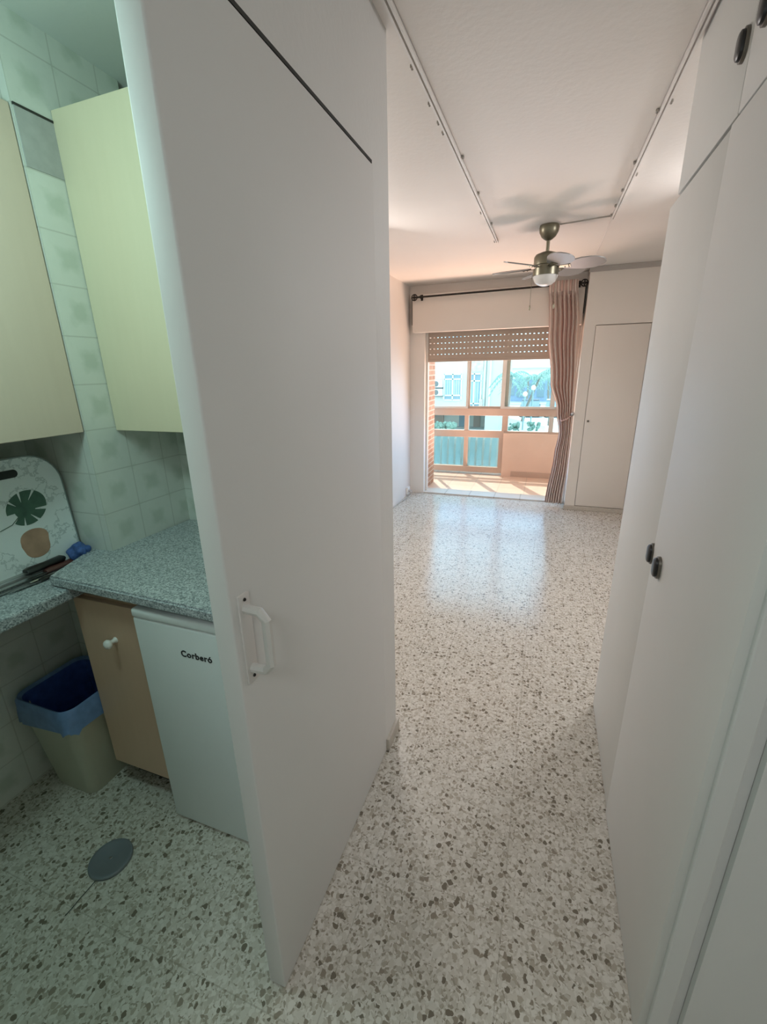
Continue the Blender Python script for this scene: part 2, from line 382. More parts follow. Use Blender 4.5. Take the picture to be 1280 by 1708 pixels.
# ---- balcony shell
struct('floor_balcony', box(B(), -2.6, 1.5, 5.45, 6.62, -.15, 0), M['balc'], 'sunlit pink tiled balcony floor', 'floor')
struct('ceiling_balcony', box(B(), -2.6, 1.5, 5.45, 6.62, 2.32, 2.45), M['ceil'], 'balcony ceiling slab above the glazing', 'ceiling')
struct('wall_balcony_pier', box(B(), -1.75, -1.395, 5.451, 5.85, 0, 2.32), M['brick'], 'exposed brick pier at the left of the balcony opening', 'wall')
struct('wall_balcony_left', box(B(), -2.7, -2.6, 5.45, 6.62, -.15, 2.45), M['brick'], 'brick end wall of the balcony', 'wall')
struct('wall_balcony_right', box(B(), 1.5, 1.6, 5.45, 6.62, -.15, 2.45), M['plaster'], 'pink plastered right end wall of the balcony', 'wall')
struct('wall_parapet', box(B(), -.535, 1.5, 6.44, 6.60, -.05, .615, .004), M['plaster'], 'pink plastered balcony parapet under the right hand panes', 'wall')
struct('baseboard_balcony', box(B(), -.40, 1.5, 6.425, 6.44, 0, .075), M['alu'], 'brownish skirting along the foot of the parapet', 'baseboard')

# ---- glazing of the balcony
GY0, GY1 = 6.46, 6.53
win = thing('window_1', (-.5, 6.5, 0), 'pinkish aluminium balcony glazing of sliding panes and lower lights', 'window'); win['kind'] = 'structure'
fr = B()
for z0, z1, x0, x1 in ((.03, .115, -2.6, -.52), (.545, .645, -2.6, -.535), (.855, .955, -2.6, 1.5), (.61, .645, -.535, 1.5), (2.24, 2.32, -2.6, 1.5)):
    box(fr, x0, x1, GY0, GY1, z0, z1, .004)
obj('frame_rail', fr, M['alu'], win)
for x0, x1, z0, z1 in ((-1.095, -1.035, .115, .545), (-.595, -.52, .115, .545), (-1.095, -1.035, .645, .855), (-.565, -.485, .645, .855)):
    obj('mullion', box(B(), x0, x1, GY0+.002, GY1-.002, z0, z1, .003), M['alu'], win)
obj('mullion', box(B(), .055, .115, GY0+.002, GY1-.002, .645, .855, .003), M['alug'], win)
def sash(x0, x1, y, z0, z1, m, w=.038, wl=None):
    f = B(); box(f, x0, x0+w, y, y+.03, z0, z1); box(f, x1-w, x1, y, y+.03, z0, z1); box(f, x0+w, x1-w, y, y+.03, z0, z0+.03); box(f, x0+w, x1-w, y, y+.03, z1-.04, z1)
    o = obj('sash', f, m, win); obj('pane', box(B(), x0+w, x1-w, y+.011, y+.017, z0+.03, z1-.04), M['glass'], o); return o
sash(-1.62, -1.05, 6.44, .955, 2.24, M['alug'], .03); sash(-1.085, -.50, 6.475, .955, 2.24, M['alu'], .055)
sash(-2.6, -1.60, 6.475, .955, 2.24, M['alu']); sash(-.60, .105, 6.44, .955, 2.24, M['alug'], .055); sash(.05, .80, 6.475, .955, 2.24, M['alug']); sash(.79, 1.5, 6.44, .955, 2.24, M['alug'])
for x0, x1, z0, z1, g in ((-2.6, -1.095, .115, .545, 'glass2'), (-1.035, -.595, .115, .545, 'glass2'), (-2.6, -1.095, .645, .855, 'glass'), (-1.035, -.565, .645, .855, 'glass'), (-.485, .055, .645, .855, 'glass'), (.115, 1.5, .645, .855, 'glass')):
    obj('pane', box(B(), x0, x1, 6.492, 6.498, z0, z1), M[g], win)

# ================================================================== HALL
# sliding door leaf
d1 = thing('door_1', (-.52, .95, 0), 'white sliding kitchen door with a pale D shaped pull handle', 'door'); d1['kind'] = 'structure'
obj('leaf', box(B(), -.543, -.497, .552, 1.326, .006, 2.030, .004, 3), M['lac'], d1, True)
hn = obj('door_handle', box(B(), -.499, -.493, .570, .602, .925, 1.115, .0025), M['handle'], d1, True)
g = B(); tube(g, [(-.496, .585, 1.085), (-.462, .585, 1.083), (-.449, .585, 1.068), (-.449, .585, .972), (-.462, .585, .957), (-.496, .585, .955)], .0095, 8)
obj('grip', g, M['handle'], hn, False)
for z in (1.103, .937): obj('screw', ball(B(), (-.4925, .586, z), .0035), M['iron'], hn)

# hall wardrobe: tall two-door unit with a separate top cupboard
def oval_pull(parent, y, z, xf):
    """black stadium shaped pull with a thin metal rim, standing on face x = xf, facing -x"""
    def stad(hw, hh, x, n=10):
        pts = []
        for i in range(n+1):
            a = PI*i/n; pts.append((x, y+hw*math.cos(a), z+(hh-hw)+hw*math.sin(a)))
        for i in range(n+1):
            a = PI+PI*i/n; pts.append((x, y+hw*math.cos(a), z-(hh-hw)+hw*math.sin(a)))
        return pts
    rim = B(); ring_loft(rim, [stad(.020, .031, xf), stad(.0195, .0305, xf-.007), stad(.0165, .0275, xf-.0075)])
    r = obj('pull', rim, M['pullrim'], parent, True)
    k = B(); ring_loft(k, [stad(.0162, .0270, xf-.006), stad(.0155, .0262, xf-.013), stad(.012, .022, xf-.0155)])
    obj('grip', k, M['black'], r, True)
XF = .325
w1 = thing('wardrobe', (.65, 1.3, 0), 'tall off-white two door hall wardrobe with small black oval pulls', 'wardrobe')
bd = B(); box(bd, XF+.022, 1.38, .80, 1.86, 0, 1.985)
obj('body', bd, M['lac2'], w1)
for y0, y1, py, dx in ((.752, 1.3335, 1.246, -.004), (1.3365, 1.888, 1.345, 0)):
    d = obj('door', box(B(), XF+dx, XF+.022+dx, y0, y1, .004, 1.984, .003), M['lac2'], w1, True)
    oval_pull(d, py, .985, XF+dx)
w2 = thing('top_cupboard', (.65, 1.28, 1.99), 'off-white upper cupboard above the hall wardrobe doors, black pulls', 'cupboard')
obj('body', box(B(), XF+.026, 1.38, .80, 1.815, 1.9951, CZ), M['lac2'], w2)
for y0, y1, py in ((.752, 1.3335, 1.254), (1.3365, 1.822, 1.368)):
    d = obj('door', box(B(), XF+.004, XF+.026, y0, y1, 2.000, CZ-.002, .003), M['lac2'], w2, True)
    oval_pull(d, py, 2.134, XF+.004)
# near end of the wardrobe: jamb post and the recess next to it
struct('trim_4', box(B(), XF+.012, .374, .742, .80, 0, CZ, .004), M['lac'], 'white frame post at the near end of the hall wardrobe', 'frame')
struct('trim_5', box(B(), .374, .392, .752, .80, 0, CZ), M['hall'], 'recessed grey joint beside the wardrobe frame post', 'frame')
struct('wall_hall_right', box(B(), .392, 1.5, .735, .751, 0, CZ), M['lac'], 'white wall panel at the near right edge', 'wall')

# ================================================================== LIVING ROOM
# wardrobe in the far corner
w3 = thing('fitted_wardrobe', (.8, 5.1, 0), 'cream fitted wardrobe in the far right corner beside the curtain', 'wardrobe')
fb = B(); box(fb, .285, .385, 5.02, 5.229, .045, 2.34); box(fb, .865, 1.395, 5.02, 5.06, .045, 2.34); box(fb, .385, .865, 5.02, 5.06, 1.875, 2.34); box(fb, .385, 1.395, 5.06, 5.229, .045, 2.34)
obj('frame', fb, M['lwd'], w3)
dr = obj('door', box(B(), .389, .861, 5.013, 5.04, .05, 1.868, .003), M['lwd'], w3, True)
k = B(); ball(k, (.418, 5.001, .96), .011); tube(k, [(.418, 5.014, .96), (.418, 5.0, .96)], .005)
obj('knob', k, M['pullrim'], dr, True)
obj('plinth', box(B(), .275, 1.395, 5.005, 5.03, 0, .045, .003), M['basebd'], w3)
obj('top_strip', box(B(), .280, 1.395, 5.008, 5.229, 2.34, CZ-.001), M['grey'], w3)  # plain grey strip between the frame top and the ceiling

# roller shutter, lowered over the top of the opening: slats joined by slotted links
rs = thing('roller_shutter', (-.55, 5.33, 1.9), 'taupe roller shutter half raised with rows of tiny light slots', 'shutter')
def slats():
    b = B(); z = 1.605; first = True
    while z < 1.89:
        h = .052
        box(b, -1.372, .268, 5.318, 5.332, z, z+h, .004, 2)
        if z+h < 1.85:
            x = -1.366
            while x < .262:
                box(b, x, x+.028, 5.322, 5.328, z+h-.002, z+h+.010)
                x += .044
        z += h+.009
    return b
obj('slat', slats(), M['slat'], rs)
obj('bottom_bar', box(B(), -1.372, .268, 5.314, 5.336, 1.578, 1.606, .004), M['slat'], rs)
for x in (-1.375, .25): obj('guide', box(B(), x, x+.022, 5.306, 5.317, .019, 1.899), M['lwd'], rs)

# curtain rod with cage finials
rod = thing('curtain_rod', (-.6, 5.08, 2.255), 'black iron curtain rod with ring finials above the balcony opening', 'curtain rod')
obj('pole', tube(B(), [(-1.43, 5.075, 2.247), (.225, 5.075, 2.262)], .0095, 12), M['iron'], rod, True)
for x, z in ((-1.455, 2.247), (.247, 2.262)):
    f = B()
    for ax in ('Y', 'X', 'Z'): torus(f, (x, 5.075, z), .030, .0055, ax, 20, 6)
    ball(f, (x, 5.075, z), .010)
    obj('finial', f, M['iron'], rod, True)
for x, z in ((-1.385, 2.2475), (.205, 2.262)):
    f = B(); torus(f, (x, 5.075, z), .014, .005, 'X', 16, 6); box(f, x-.006, x+.006, 5.085, 5.138, z-.006, z+.006); box(f, x-.012, x+.012, 5.131, 5.1345, z-.03, z+.03)
    obj('bracket', f, M['iron'], rod)

# striped curtain, gathered and tied back at the right
def interp(t, pts):
    for (a, va), (b, vb) in zip(pts, pts[1:]):
        if t <= b: 
            k = (t-a)/(b-a); k = k*k*(3-2*k); return va+(vb-va)*k
    return pts[-1][1]
def curtain():
    zl = [(0, -.075), (.20, -.045), (.42, .02), (.545, .105), (.66, .150), (.76, .125), (1, .075)]
    zr = [(0, .19), (.2, .235), (.45, .262), (.62, .268), (.8, .268), (1, .250)]
    bm = B(); uvl = bm.loops.layers.uv.new('UVMap'); NU, NV = 150, 70; g = []
    for j in range(NV+1):
        t = j/NV; z = 2.296-(2.296-.045)*t; xl, xr = interp(t, zl), interp(t, zr); row = []
        amp = .034 if t > .05 else .014+.4*t
        for i in range(NU+1):
            u = i/NU; ph = u*2*PI*7 + .8*math.sin(4*t+u*7)
            amp_ = amp*(.75+.25*math.sin(u*23+2))
            x = xl+(xr-xl)*(u+.012*math.sin(ph*2+t*3)); yy = 5.072+amp_*math.sin(ph)*(1 if t > .02 else .6)
            if t < .055: yy = 5.056 + .006*math.sin(ph*1.5)-.010*max(0, math.sin((t-.02)/.035*PI))
            yy = min(yy, 5.124)
            row.append(bm.verts.new((x, yy, z)))
        g.append(row)
    for j in range(NV):
        for i in range(NU):
            f = bm.faces.new((g[j][i], g[j][i+1], g[j+1][i+1], g[j+1][i]))
            for l, (uu, vv) in zip(f.loops, ((i, j), (i+1, j), (i+1, j+1), (i, j+1))): l[uvl].uv = (uu/NU, vv/NV)
    return bm
cu = thing('curtain', (.15, 5.07, 0), 'pink and beige striped curtain tied back at the right of the opening', 'curtain')
co = obj('drape', curtain(), M['curtain'], cu, True)
sm = co.modifiers.new('thickness', 'SOLIDIFY'); sm.thickness = .0025
tb = B(); tube(tb, [(.148, 5.075, .965), (.17, 5.028, .955), (.215, 5.022, .975), (.258, 5.05, 1.01), (.270, 5.08, 1.03)], .008, 8)
obj('tieback', tb, M['curtain'], cu, True)
hk = obj('tieback_hook', ball(B(), (.263, 5.012, 1.03), .019, (1, .7, 1.2)), M['chrome'], cu, True)

# ceiling fan
FX, FY = -.081, 3.50
fan = thing('ceiling_fan', (FX, FY, CZ), 'bronze ceiling fan with six grey blades and an opal light bowl', 'ceiling fan')
C0 = (FX, FY, 0)
def L(prof): return lathe(B(), prof, C0)
obj('canopy', L([(.001, 2.384), (.060, 2.384), (.064, 2.372), (.060, 2.345), (.045, 2.318), (.026, 2.303), (.014, 2.296), (.001, 2.295)]), M['bronze'], fan, True)
obj('downrod', L([(.001, 2.30), (.011, 2.30), (.011, 2.225), (.001, 2.225)]), M['bronze'], fan, True)
obj('motor_housing', L([(.001, 2.232), (.030, 2.230), (.072, 2.215), (.082, 2.200), (.082, 2.150), (.070, 2.148), (.070, 2.132), (.082, 2.130), (.082, 2.086), (.001, 2.085)]), M['bronze'], fan, True)
obj('light_bowl', L([(.001, 2.0851), (.080, 2.0851), (.078, 2.072), (.066, 2.048), (.046, 2.032), (.022, 2.024), (.001, 2.022)]), M['opal'], fan, True)
def blade(th):
    bm = B(); n = 24; top, bot = [], []
    up = []
    for i in range(n+1):
        t = i/n; r = .105+.262*t
        hw = .030+.044*min(1, t*2.2)**.8
        if t > .62: hw *= math.sqrt(max(0, 1-((t-.62)/.385)**2))
        up.append((r, max(hw, .002)))
    poly = [(r, h) for r, h in up]+[(r, -h) for r, h in reversed(up)]
    pit = math.tan(math.radians(14)); ct, st = math.cos(th), math.sin(th)
    def P(r, w, dz): return (FX+r*ct-w*st, FY+r*st+w*ct, 2.138-pit*w+dz)
    ring_loft(bm, [[P(r, w, -.003) for r, w in poly], [P(r, w, .003) for r, w in poly]])
    ir = B(); q = [(.06, -.012), (.06, .012), (.155, .020), (.155, -.020)]
    ring_loft(ir, [[P(r, w, -.0065) for r, w in q], [P(r, w, -.0031) for r, w in q]])
    for r, w in ((.12, .008), (.145, .010), (.145, -.010)): ball(ir, P(r, w, -.008), .004, sub=1)
    return bm, ir
for k in range(6):
    a, b = blade(math.radians(-10+60*k))
    bo = obj('blade', a, M['blade'], fan); obj('blade_iron', b, M['bronze'], bo)
for dx, dy, z0 in ((-.086, -.01, 1.905), (.070, -.045, 1.905)):
    c = B(); tube(c, [(FX+dx*.92, FY+dy, 2.10), (FX+dx, FY+dy, 2.095), (FX+dx, FY+dy, z0)], .0013, 6)
    co_ = obj('pull_chain', c, M['bronze'], fan)
    obj('pull_bob', lathe(B(), [(.001, .0), (.006, .003), (.0065, .02), (.002, .034), (.001, .035)], (FX+dx, FY+dy, z0-.03), 12), M['bronze'], co_, True)

# two rails on the ceiling
def rail(x0, y0, x1, y1, label, clips, w=.020):
    t = thing('ceiling_rail', ((x0+x1)/2, (y0+y1)/2, CZ), label, 'ceiling rail', 'rails screwed to the living room ceiling')
    b = B(); d = Vector((x1-x0, y1-y0, 0)).normalized(); n = Vector((-d.y, d.x, 0))
    for o_, hw, z0 in ((-.0065, .0035, .016), (.0065, .0035, .016), (0, .010, .005)):
        a = Vector((x0, y0, 0))+n*o_; e = Vector((x1, y1, 0))+n*o_
        prism(b, [(a+n*hw).to_tuple()[:2]+(CZ-z0,), (a-n*hw).to_tuple()[:2]+(CZ-z0,), (e-n*hw).to_tuple()[:2]+(CZ-z0,), (e+n*hw).to_tuple()[:2]+(CZ-z0,)], (0, 0, z0-.0005))
    obj('profile', b, M['track'], t)
    for s, side in clips:
        p = Vector((x0, y0, 0)).lerp(Vector((x1, y1, 0)), s)+n*side*.017
        c = B(); box(c, p.x-.005, p.x+.005, p.y-.008, p.y+.008, CZ-.010, CZ-.0005, .002)
        ball(c, (p.x, p.y, CZ-.011), .0035, sub=1)
        obj('clip', c, M['clip'], t)
    return t
rail(-.462, 1.1, -.442, 3.74, 'left hand white rail on the ceiling, ending short of the fan', [(.995, 1), (.62, -1), (.45, -1), (.33, 1), (.36, 1), (.28, 1), (.20, 1), (.83, -1), (.74, 1)])
rail(.318, 1.0, .292, 3.50, 'right hand white rail on the ceiling, carrying the fan cable', [(.97, 1), (.90, 1), (.80, 1), (.66, 1), (.48, 1), (.46, -1), (.72, -1)])
def smooth_cable(pts, r): return tube(B(), pts, r, 6)
tag(obj('ceiling_cable', smooth_cable([(.292, 3.502, CZ-.004), (.290, 3.53, CZ-.004), (.284, 4.30, CZ-.004), (.28, 5.0, CZ-.004)], .004), M['track']), 'thin white cable on the ceiling continuing from the right rail', 'cable')
tag(obj('fan_cable', smooth_cable([(.278, 3.45, CZ-.004), (.20, 3.46, CZ-.0045), (.08, 3.485, CZ-.004), (-.017, 3.50, CZ-.004)], .0035), M['clip']), 'grey cable crossing the ceiling from rail to ceiling fan', 'cable')

# wall outlet near the floor with a plug
wo = thing('wall_outlet', (-1.55, 5.06, .055), 'white socket box with a plug low on the left wall', 'outlet')
obj('box', box(B(), -1.5495, -1.522, 5.035, 5.125, .02, .105, .004), M['plastic'], wo)
obj('plug', tube(B(), [(-1.524, 5.065, .062), (-1.495, 5.065, .062), (-1.488, 5.06, .045)], .016, 10), M['grey'], wo, True)
tag(obj('outlet_cable', tube(B(), [(-1.486, 5.058, .05), (-1.49, 5.02, .012), (-1.51, 4.9, .006), (-1.535, 4.7, .006), (-1.54, 4.5, .006)], .004, 6), M['grey']), 'thin grey cable along the foot of the left wall', 'cable')

# ================================================================== KITCHEN
# wall cupboards
u1 = thing('wall_cupboard', (-1.6, .7, 1.325), 'beige wall cupboard on the left kitchen wall above the tray', 'cupboard', 'kitchen wall cupboards')
obj('body', box(B(), -1.75, -1.452, .10, 1.035, 1.325, 2.205), M['wood'], u1)
for y0, y1 in ((.10, .565), (.569, 1.036)): obj('door', box(B(), -1.452, -1.432, y0, y1, 1.325, 2.207, .002), M['wood'], u1)
u2 = thing('wall_cupboard', (-1.0, 1.3, 1.32), 'pale yellow wall cupboard above the counter at the back of the kitchen', 'cupboard', 'kitchen wall cupboards')
obj('body', box(B(), -1.428, -.605, 1.172, 1.419, 1.318, 2.235), M['wood2'], u2)
for x0, x1 in ((-1.428, -1.005), (-1.001, -.605)): obj('door', box(B(), x0, x1, 1.152, 1.172, 1.316, 2.237, .002), M['wood2'], u2)

# worktops
lc = obj('left_worktop', box(B(), -1.749, -1.372, -.4, 1.039, .822, .862, .006, 2), M['granite'])
lc.name = 'worktop'; tag(lc, 'grey speckled worktop along the left kitchen wall under the tray', 'worktop')
rc = B()
prism(rc, [(-1.447, .822, .8625), (-.565, .800, .8625), (-.565, 1.419, .8625), (-1.428, 1.419, .8625), (-1.428, 1.0385, .8625), (-1.535, 1.0385, .8625)], (0, 0, .0345))
bmesh.ops.bevel(rc, geom=list(rc.edges), offset=.006, segments=2, affect='EDGES')
rc = obj('worktop', rc, M['granite']); tag(rc, 'grey speckled worktop over the white fridge', 'worktop')

# base cupboard
bc = thing('base_cupboard', (-1.28, 1.1, 0), 'peach base cupboard with a white knob left of the fridge', 'cupboard')
obj('body', box(B(), -1.418, -1.138, .882, 1.035, .115, .815), M['peach'], bc)
obj('plinth', box(B(), -1.41, -1.145, .93, 1.03, 0, .115), M['dark'], bc)
bdn = obj('door', box(B(), -1.421, -1.136, .862, .882, .113, .808, .002), M['peach'], bc)
kb = B(); ball(kb, (-1.265, .834, .675), .0165, (1, .75, 1)); tube(kb, [(-1.265, .863, .675), (-1.265, .855, .675), (-1.265, .838, .675)], .009, 12, radii=[.011, .007, .008])
obj('knob', kb, M['plastic'], bdn, True)

# fridge
fg = thing('fridge', (-.86, 1.1, 0), 'small white under-counter fridge with a black brand mark', 'fridge')
obj('body', box(B(), -1.112, -.603, .872, 1.40, .02, .845, .006), M['white'], fg)
fd = obj('door', box(B(), -1.114, -.601, .823, .866, .012, .812, .007, 3), M['white'], fg, True)
obj('door_cap', box(B(), -1.114, -.601, .820, .866, .812, .842, .009, 3), M['white'], fg, True)
obj('base_strip', box(B(), -1.108, -.605, .835, .868, 0, .0115, .002), M['white'], fg)
fc = bpy.data.curves.new('lettering', 'FONT'); fc.body = 'Corber\u00f3'; fc.size = .0285; fc.extrude = .0006; fc.space_character = 1.12; fc.offset = .0006
fo = bpy.data.objects.new('lettering_curve', fc); COL.objects.link(fo)
bpy.context.view_layer.update()
me = bpy.data.meshes.new_from_object(fo.evaluated_get(bpy.context.evaluated_depsgraph_get())); bpy.data.objects.remove(fo)
lb = B(); lb.from_mesh(me); bpy.data.meshes.remove(me)
for v in lb.verts: v.co = Vector((-.945+v.co.x, .8222-v.co.z, .714+v.co.y))
obj('lettering', lb, M['logo'], fd)

# waste bin with a blue bag folded over the rim
def rrect(cx, cy, hx, hy, r, z, n=5):
    out = []
    for sx, sy, a0 in ((1, 1, 0), (-1, 1, 90), (-1, -1, 180), (1, -1, 270)):
        for i in range(n+1):
            a = math.radians(a0+90*i/n); out.append((cx+sx*(hx-r)+r*math.cos(a), cy+sy*(hy-r)+r*math.sin(a), z))
    return out
bn = thing('waste_bin', (-1.575, .89, 0), 'beige waste bin lined with a blue bag under the left worktop', 'bin')
bx, by = -1.572, .880
obj('body', ring_loft(B(), [rrect(bx, by, .100, .095, .035, 0), rrect(bx, by, .103, .098, .035, .01), rrect(bx, by, .134, .130, .04, .40), rrect(bx, by, .128, .124, .04, .40), rrect(bx, by, .098, .094, .03, .02)]), M['bin'], bn, True)
random.seed(3)
def wob(ring, a): return [(x+random.uniform(-a, a), y+random.uniform(-a, a), z+random.uniform(-a, a)*1.6) for x, y, z in ring]
bag = B(); ring_loft(bag, [wob(rrect(bx, by, .145, .141, .045, .325, 7), .006), wob(rrect(bx, by, .143, .139, .045, .36, 7), .004), rrect(bx, by, .142, .138, .045, .405, 7), rrect(bx, by, .136, .132, .045, .418, 7), rrect(bx, by, .126, .122, .04, .408, 7)], cap=False)
bgo = obj('bag_rim', bag, M['bagrim'], bn, True)
bi = B(); ring_loft(bi, [rrect(bx, by, .127, .123, .04, .409, 7), wob(rrect(bx, by, .118, .114, .04, .34, 7), .006), wob(rrect(bx, by, .105, .10, .035, .22, 7), .008), wob(rrect(bx, by, .09, .085, .03, .10, 7), .006)], cap=False)
bi.verts.ensure_lookup_table(); bi.faces.new(list(bi.verts)[-32:])
obj('bag_lining', bi, M['bag'], bn, True)

# round cover plate on the kitchen floor
cv = thing('floor_drain_cover', (-1.205, .637, 0), 'round grey metal cover plate lying on the kitchen floor', 'drain cover')
obj('plate', lathe(B(), [(.001, 0), (.062, 0), (.064, .004), (.064, .009), (.062, .0115), (.057, .0125), (.052, .0110), (.001, .0105)], (-1.205, .637, 0), 40), plain('dull_zinc', (.24, .27, .30), .4, .5, var=.1), cv, True)
obj('screw', lathe(B(), [(.001, .0106), (.005, .0106), (.004, .012), (.001, .012)], (-1.205, .637, 0), 14), M['chrome'], cv, True)
# dark stretch of slab joint in the terrazzo beside it
ck = B(); pts = [(-1.197, .574), (-1.196, .548), (-1.1965, .520), (-1.195, .498), (-1.1955, .478)]
for (a, b), (c, d) in zip(pts, pts[1:]):
    n = Vector((-(d-b), c-a, 0)).normalized()*.0014
    prism(ck, [(a+n.x, b+n.y, -.0005), (a-n.x, b-n.y, -.0005), (c-n.x, d-n.y, -.0005), (c+n.x, d+n.y, -.0005)], (0, 0, .0011))
struct('trim_6', ck, M['dark'], 'short dark joint line in the terrazzo beside the drain cover', 'floor joint')

# tray with a printed plant, leaning on the left wall; built flat then tilted
def tray_mat(bm):
    # local: u along +Y, v up, w out of the face
    o = Vector((-1.593, .585, .862)); lean = math.radians(3)
    U = Vector((0, 1, 0)); V = Vector((-math.sin(lean), 0, math.cos(lean))); N = Vector((math.cos(lean), 0, math.sin(lean)))
    for v in bm.verts: v.co = o+U*v.co.x+V*v.co.y+N*v.co.z
    return bm
def rr2(w, h, r, z, n=8, inset=0):
    out = []
    for sx, sy, a0, q in ((1, 1, 0, r*1.7), (0, 1, 90, r*1.7), (0, 0, 180, r), (1, 0, 270, r)):
        cx = w-q if sx else q; cy = h-q if sy else q
        for i in range(n+1):
            a = math.radians(a0+90*i/n); out.append((cx+(q-inset)*math.cos(a), cy+(q-inset)*math.sin(a), z))
    return out
TW, TH = .445, .395
ty = thing('serving_tray', (-1.60, .80, .862), 'marbled white serving tray with a printed green leaf, upright behind the knives', 'tray')
t = B(); ring_loft(t, [rr2(TW, TH, .06, 0), rr2(TW, TH, .06, .012), rr2(TW, TH, .06, .020, inset=.001), rr2(TW, TH, .06, .020, inset=.006), rr2(TW, TH, .06, .012, inset=.022), rr2(TW, TH, .06, .010, inset=.034)])
tray = obj('dish', tray_mat(t), M['marble'], ty, True)
e = B()
def band(bm, a, b): ring_loft(bm, [a, b], cap=False)
band(e, rr2(TW, TH, .06, .0206, inset=.0005), rr2(TW, TH, .06, .0206, inset=.0035))
band(e, rr2(TW, TH, .06, .0004, inset=-.0012), rr2(TW, TH, .06, .0206, inset=-.0008))
band(e, rr2(TW, TH, .06, .0206, inset=-.0008), rr2(TW, TH, .06, .0206, inset=.0005))
obj('rim', tray_mat(e), M['trayline'], tray, True)
hs = B(); prism(hs, [(x, y, .0118) for x, y in [(.225+.082*(1 if a < PI else -1)+.013*math.cos(a-PI/2), .345+.013*math.sin(a-PI/2)) for a in [PI*2*i/24 for i in range(24)]]], (0, 0, .0012))
obj('handle_slot', tray_mat(hs), M['black'], tray)
def leaf_outline(cx, cy, s, rot, cuts):
    """heart shaped leaf with narrow slits running in from its edge"""
    poly = []
    N = 150
    for i in range(N):
        a = -PI+2*PI*(i+.5)/N; rr = (1-.10*abs(a)/PI)*(.86+.14*math.cos(a))*(1 if abs(a) < 2.75 else .55)
        for c, dp in cuts:
            if abs(a-c) < .045: rr *= dp
        poly.append((cx+s*rr*(math.cos(a)*math.cos(rot)-math.sin(a)*math.sin(rot)*.85), cy+s*rr*(math.cos(a)*math.sin(rot)+math.sin(a)*math.cos(rot)*.85), .0103))
    return poly
CUTS = [(-2.1, .5), (-1.35, .45), (-.65, .5), (.55, .5), (1.2, .45), (1.9, .5)]
lf = B()
for poly in (leaf_outline(.305, .222, .078, math.radians(25), CUTS), leaf_outline(.205, .250, .050, math.radians(70), CUTS)): prism(lf, poly, (0, 0, .0009))
tube(lf, [(.285, .205, .011), (.26, .185, .0108), (.22, .175, .0108), (.16, .172, .0108)], .0012, 6)
obj('leaf_print', tray_mat(lf), M['leaf'], tray)
pp = B(); prism(pp, [(.312+.046*math.cos(a)*(1 if math.sin(a) > 0 else .9), .104+.050*math.copysign(abs(math.sin(a))**.6, math.sin(a)), .0102) for a in [2*PI*i/28 for i in range(28)]], (0, 0, .0006))
obj('pot_print', tray_mat(pp), M['pot'], tray)

# utensils lying on the worktop in front of the tray
Z0 = .8625
def utensil(name, p0, p1, hlen, hm, label, cat, z, r=.009, blade_w=.011):
    p0, p1 = Vector(p0), Vector(p1); d = (p1-p0).normalized(); n = Vector((-d.y, d.x, 0)); L = (p1-p0).length
    t = thing(name, (p0.x, p0.y, z), label, cat)
    a, b = p0, p0+d*hlen
    h = B(); ring_loft(h, [[c+n*r*w*math.cos(k)+Vector((0, 0, z+r*.75+r*.75*w*math.sin(k))) for k in [2*PI*i/10 for i in range(10)]] for c, w in ((a, .5), (a+d*.012, 1), (a+d*hlen*.5, .85), (b-d*.01, 1), (b, .8))])
    obj('handle', h, hm, t, True)
    bl = B(); zz = z+r*.6
    q = [b+n*blade_w, b-n*blade_w, b+d*(L-hlen)*.7-n*blade_w, p1, b+d*(L-hlen)*.85+n*blade_w*.3]
    prism(bl, [(v.x, v.y, zz) for v in q], (0, 0, .0018))
    obj('blade', bl, M['chrome'], t)
    return t
utensil('kitchen_knife', (-1.562, .955, 0), (-1.556, .60, 0), .13, M['black'], 'knife with a fat black handle lying nearest the tray', 'knife', Z0+.016, .018)
utensil('kitchen_knife', (-1.548, .985, 0), (-1.545, .68, 0), .11, M['redblack'], 'knife with a dark red handle beside the blue cloth', 'knife', Z0, .015)
utensil('table_knife', (-1.524, .90, 0), (-1.528, .66, 0), .09, M['chrome'], 'slim steel table knife at the front of the cutlery', 'knife', Z0, .006, .007)
utensil('peeler', (-1.505, .93, 0), (-1.510, .74, 0), .10, M['black'], 'dark slim peeler nearest the front edge of the worktop', 'peeler', Z0, .009, .008)
bb = B(); x = bmesh.ops.create_icosphere(bb, subdivisions=4, radius=1)
for v in x['verts']:
    c = v.co.copy(); w = 1+.22*math.sin(4*c.x+2*c.y)*math.cos(3*c.z+2*c.y)+.06*math.sin(9*c.y+4*c.x)
    v.co = Vector((-1.538+c.x*.036*w, 1.000+c.y*.036*w*(1-.3*c.x), Z0+.036+max(-.030, c.z*.030*w)))
tag(obj('cleaning_cloth', bb, M['bluebag'], None, True), 'crumpled blue patterned cloth at the tray corner by the pier', 'cloth')

# ================================================================== OUTDOORS
GZ = -2.75
struct('ground', box(B(), -70, 70, 7.2, 110, GZ-.2, GZ), M['asph'], 'pale street and paving below the balcony', 'ground')

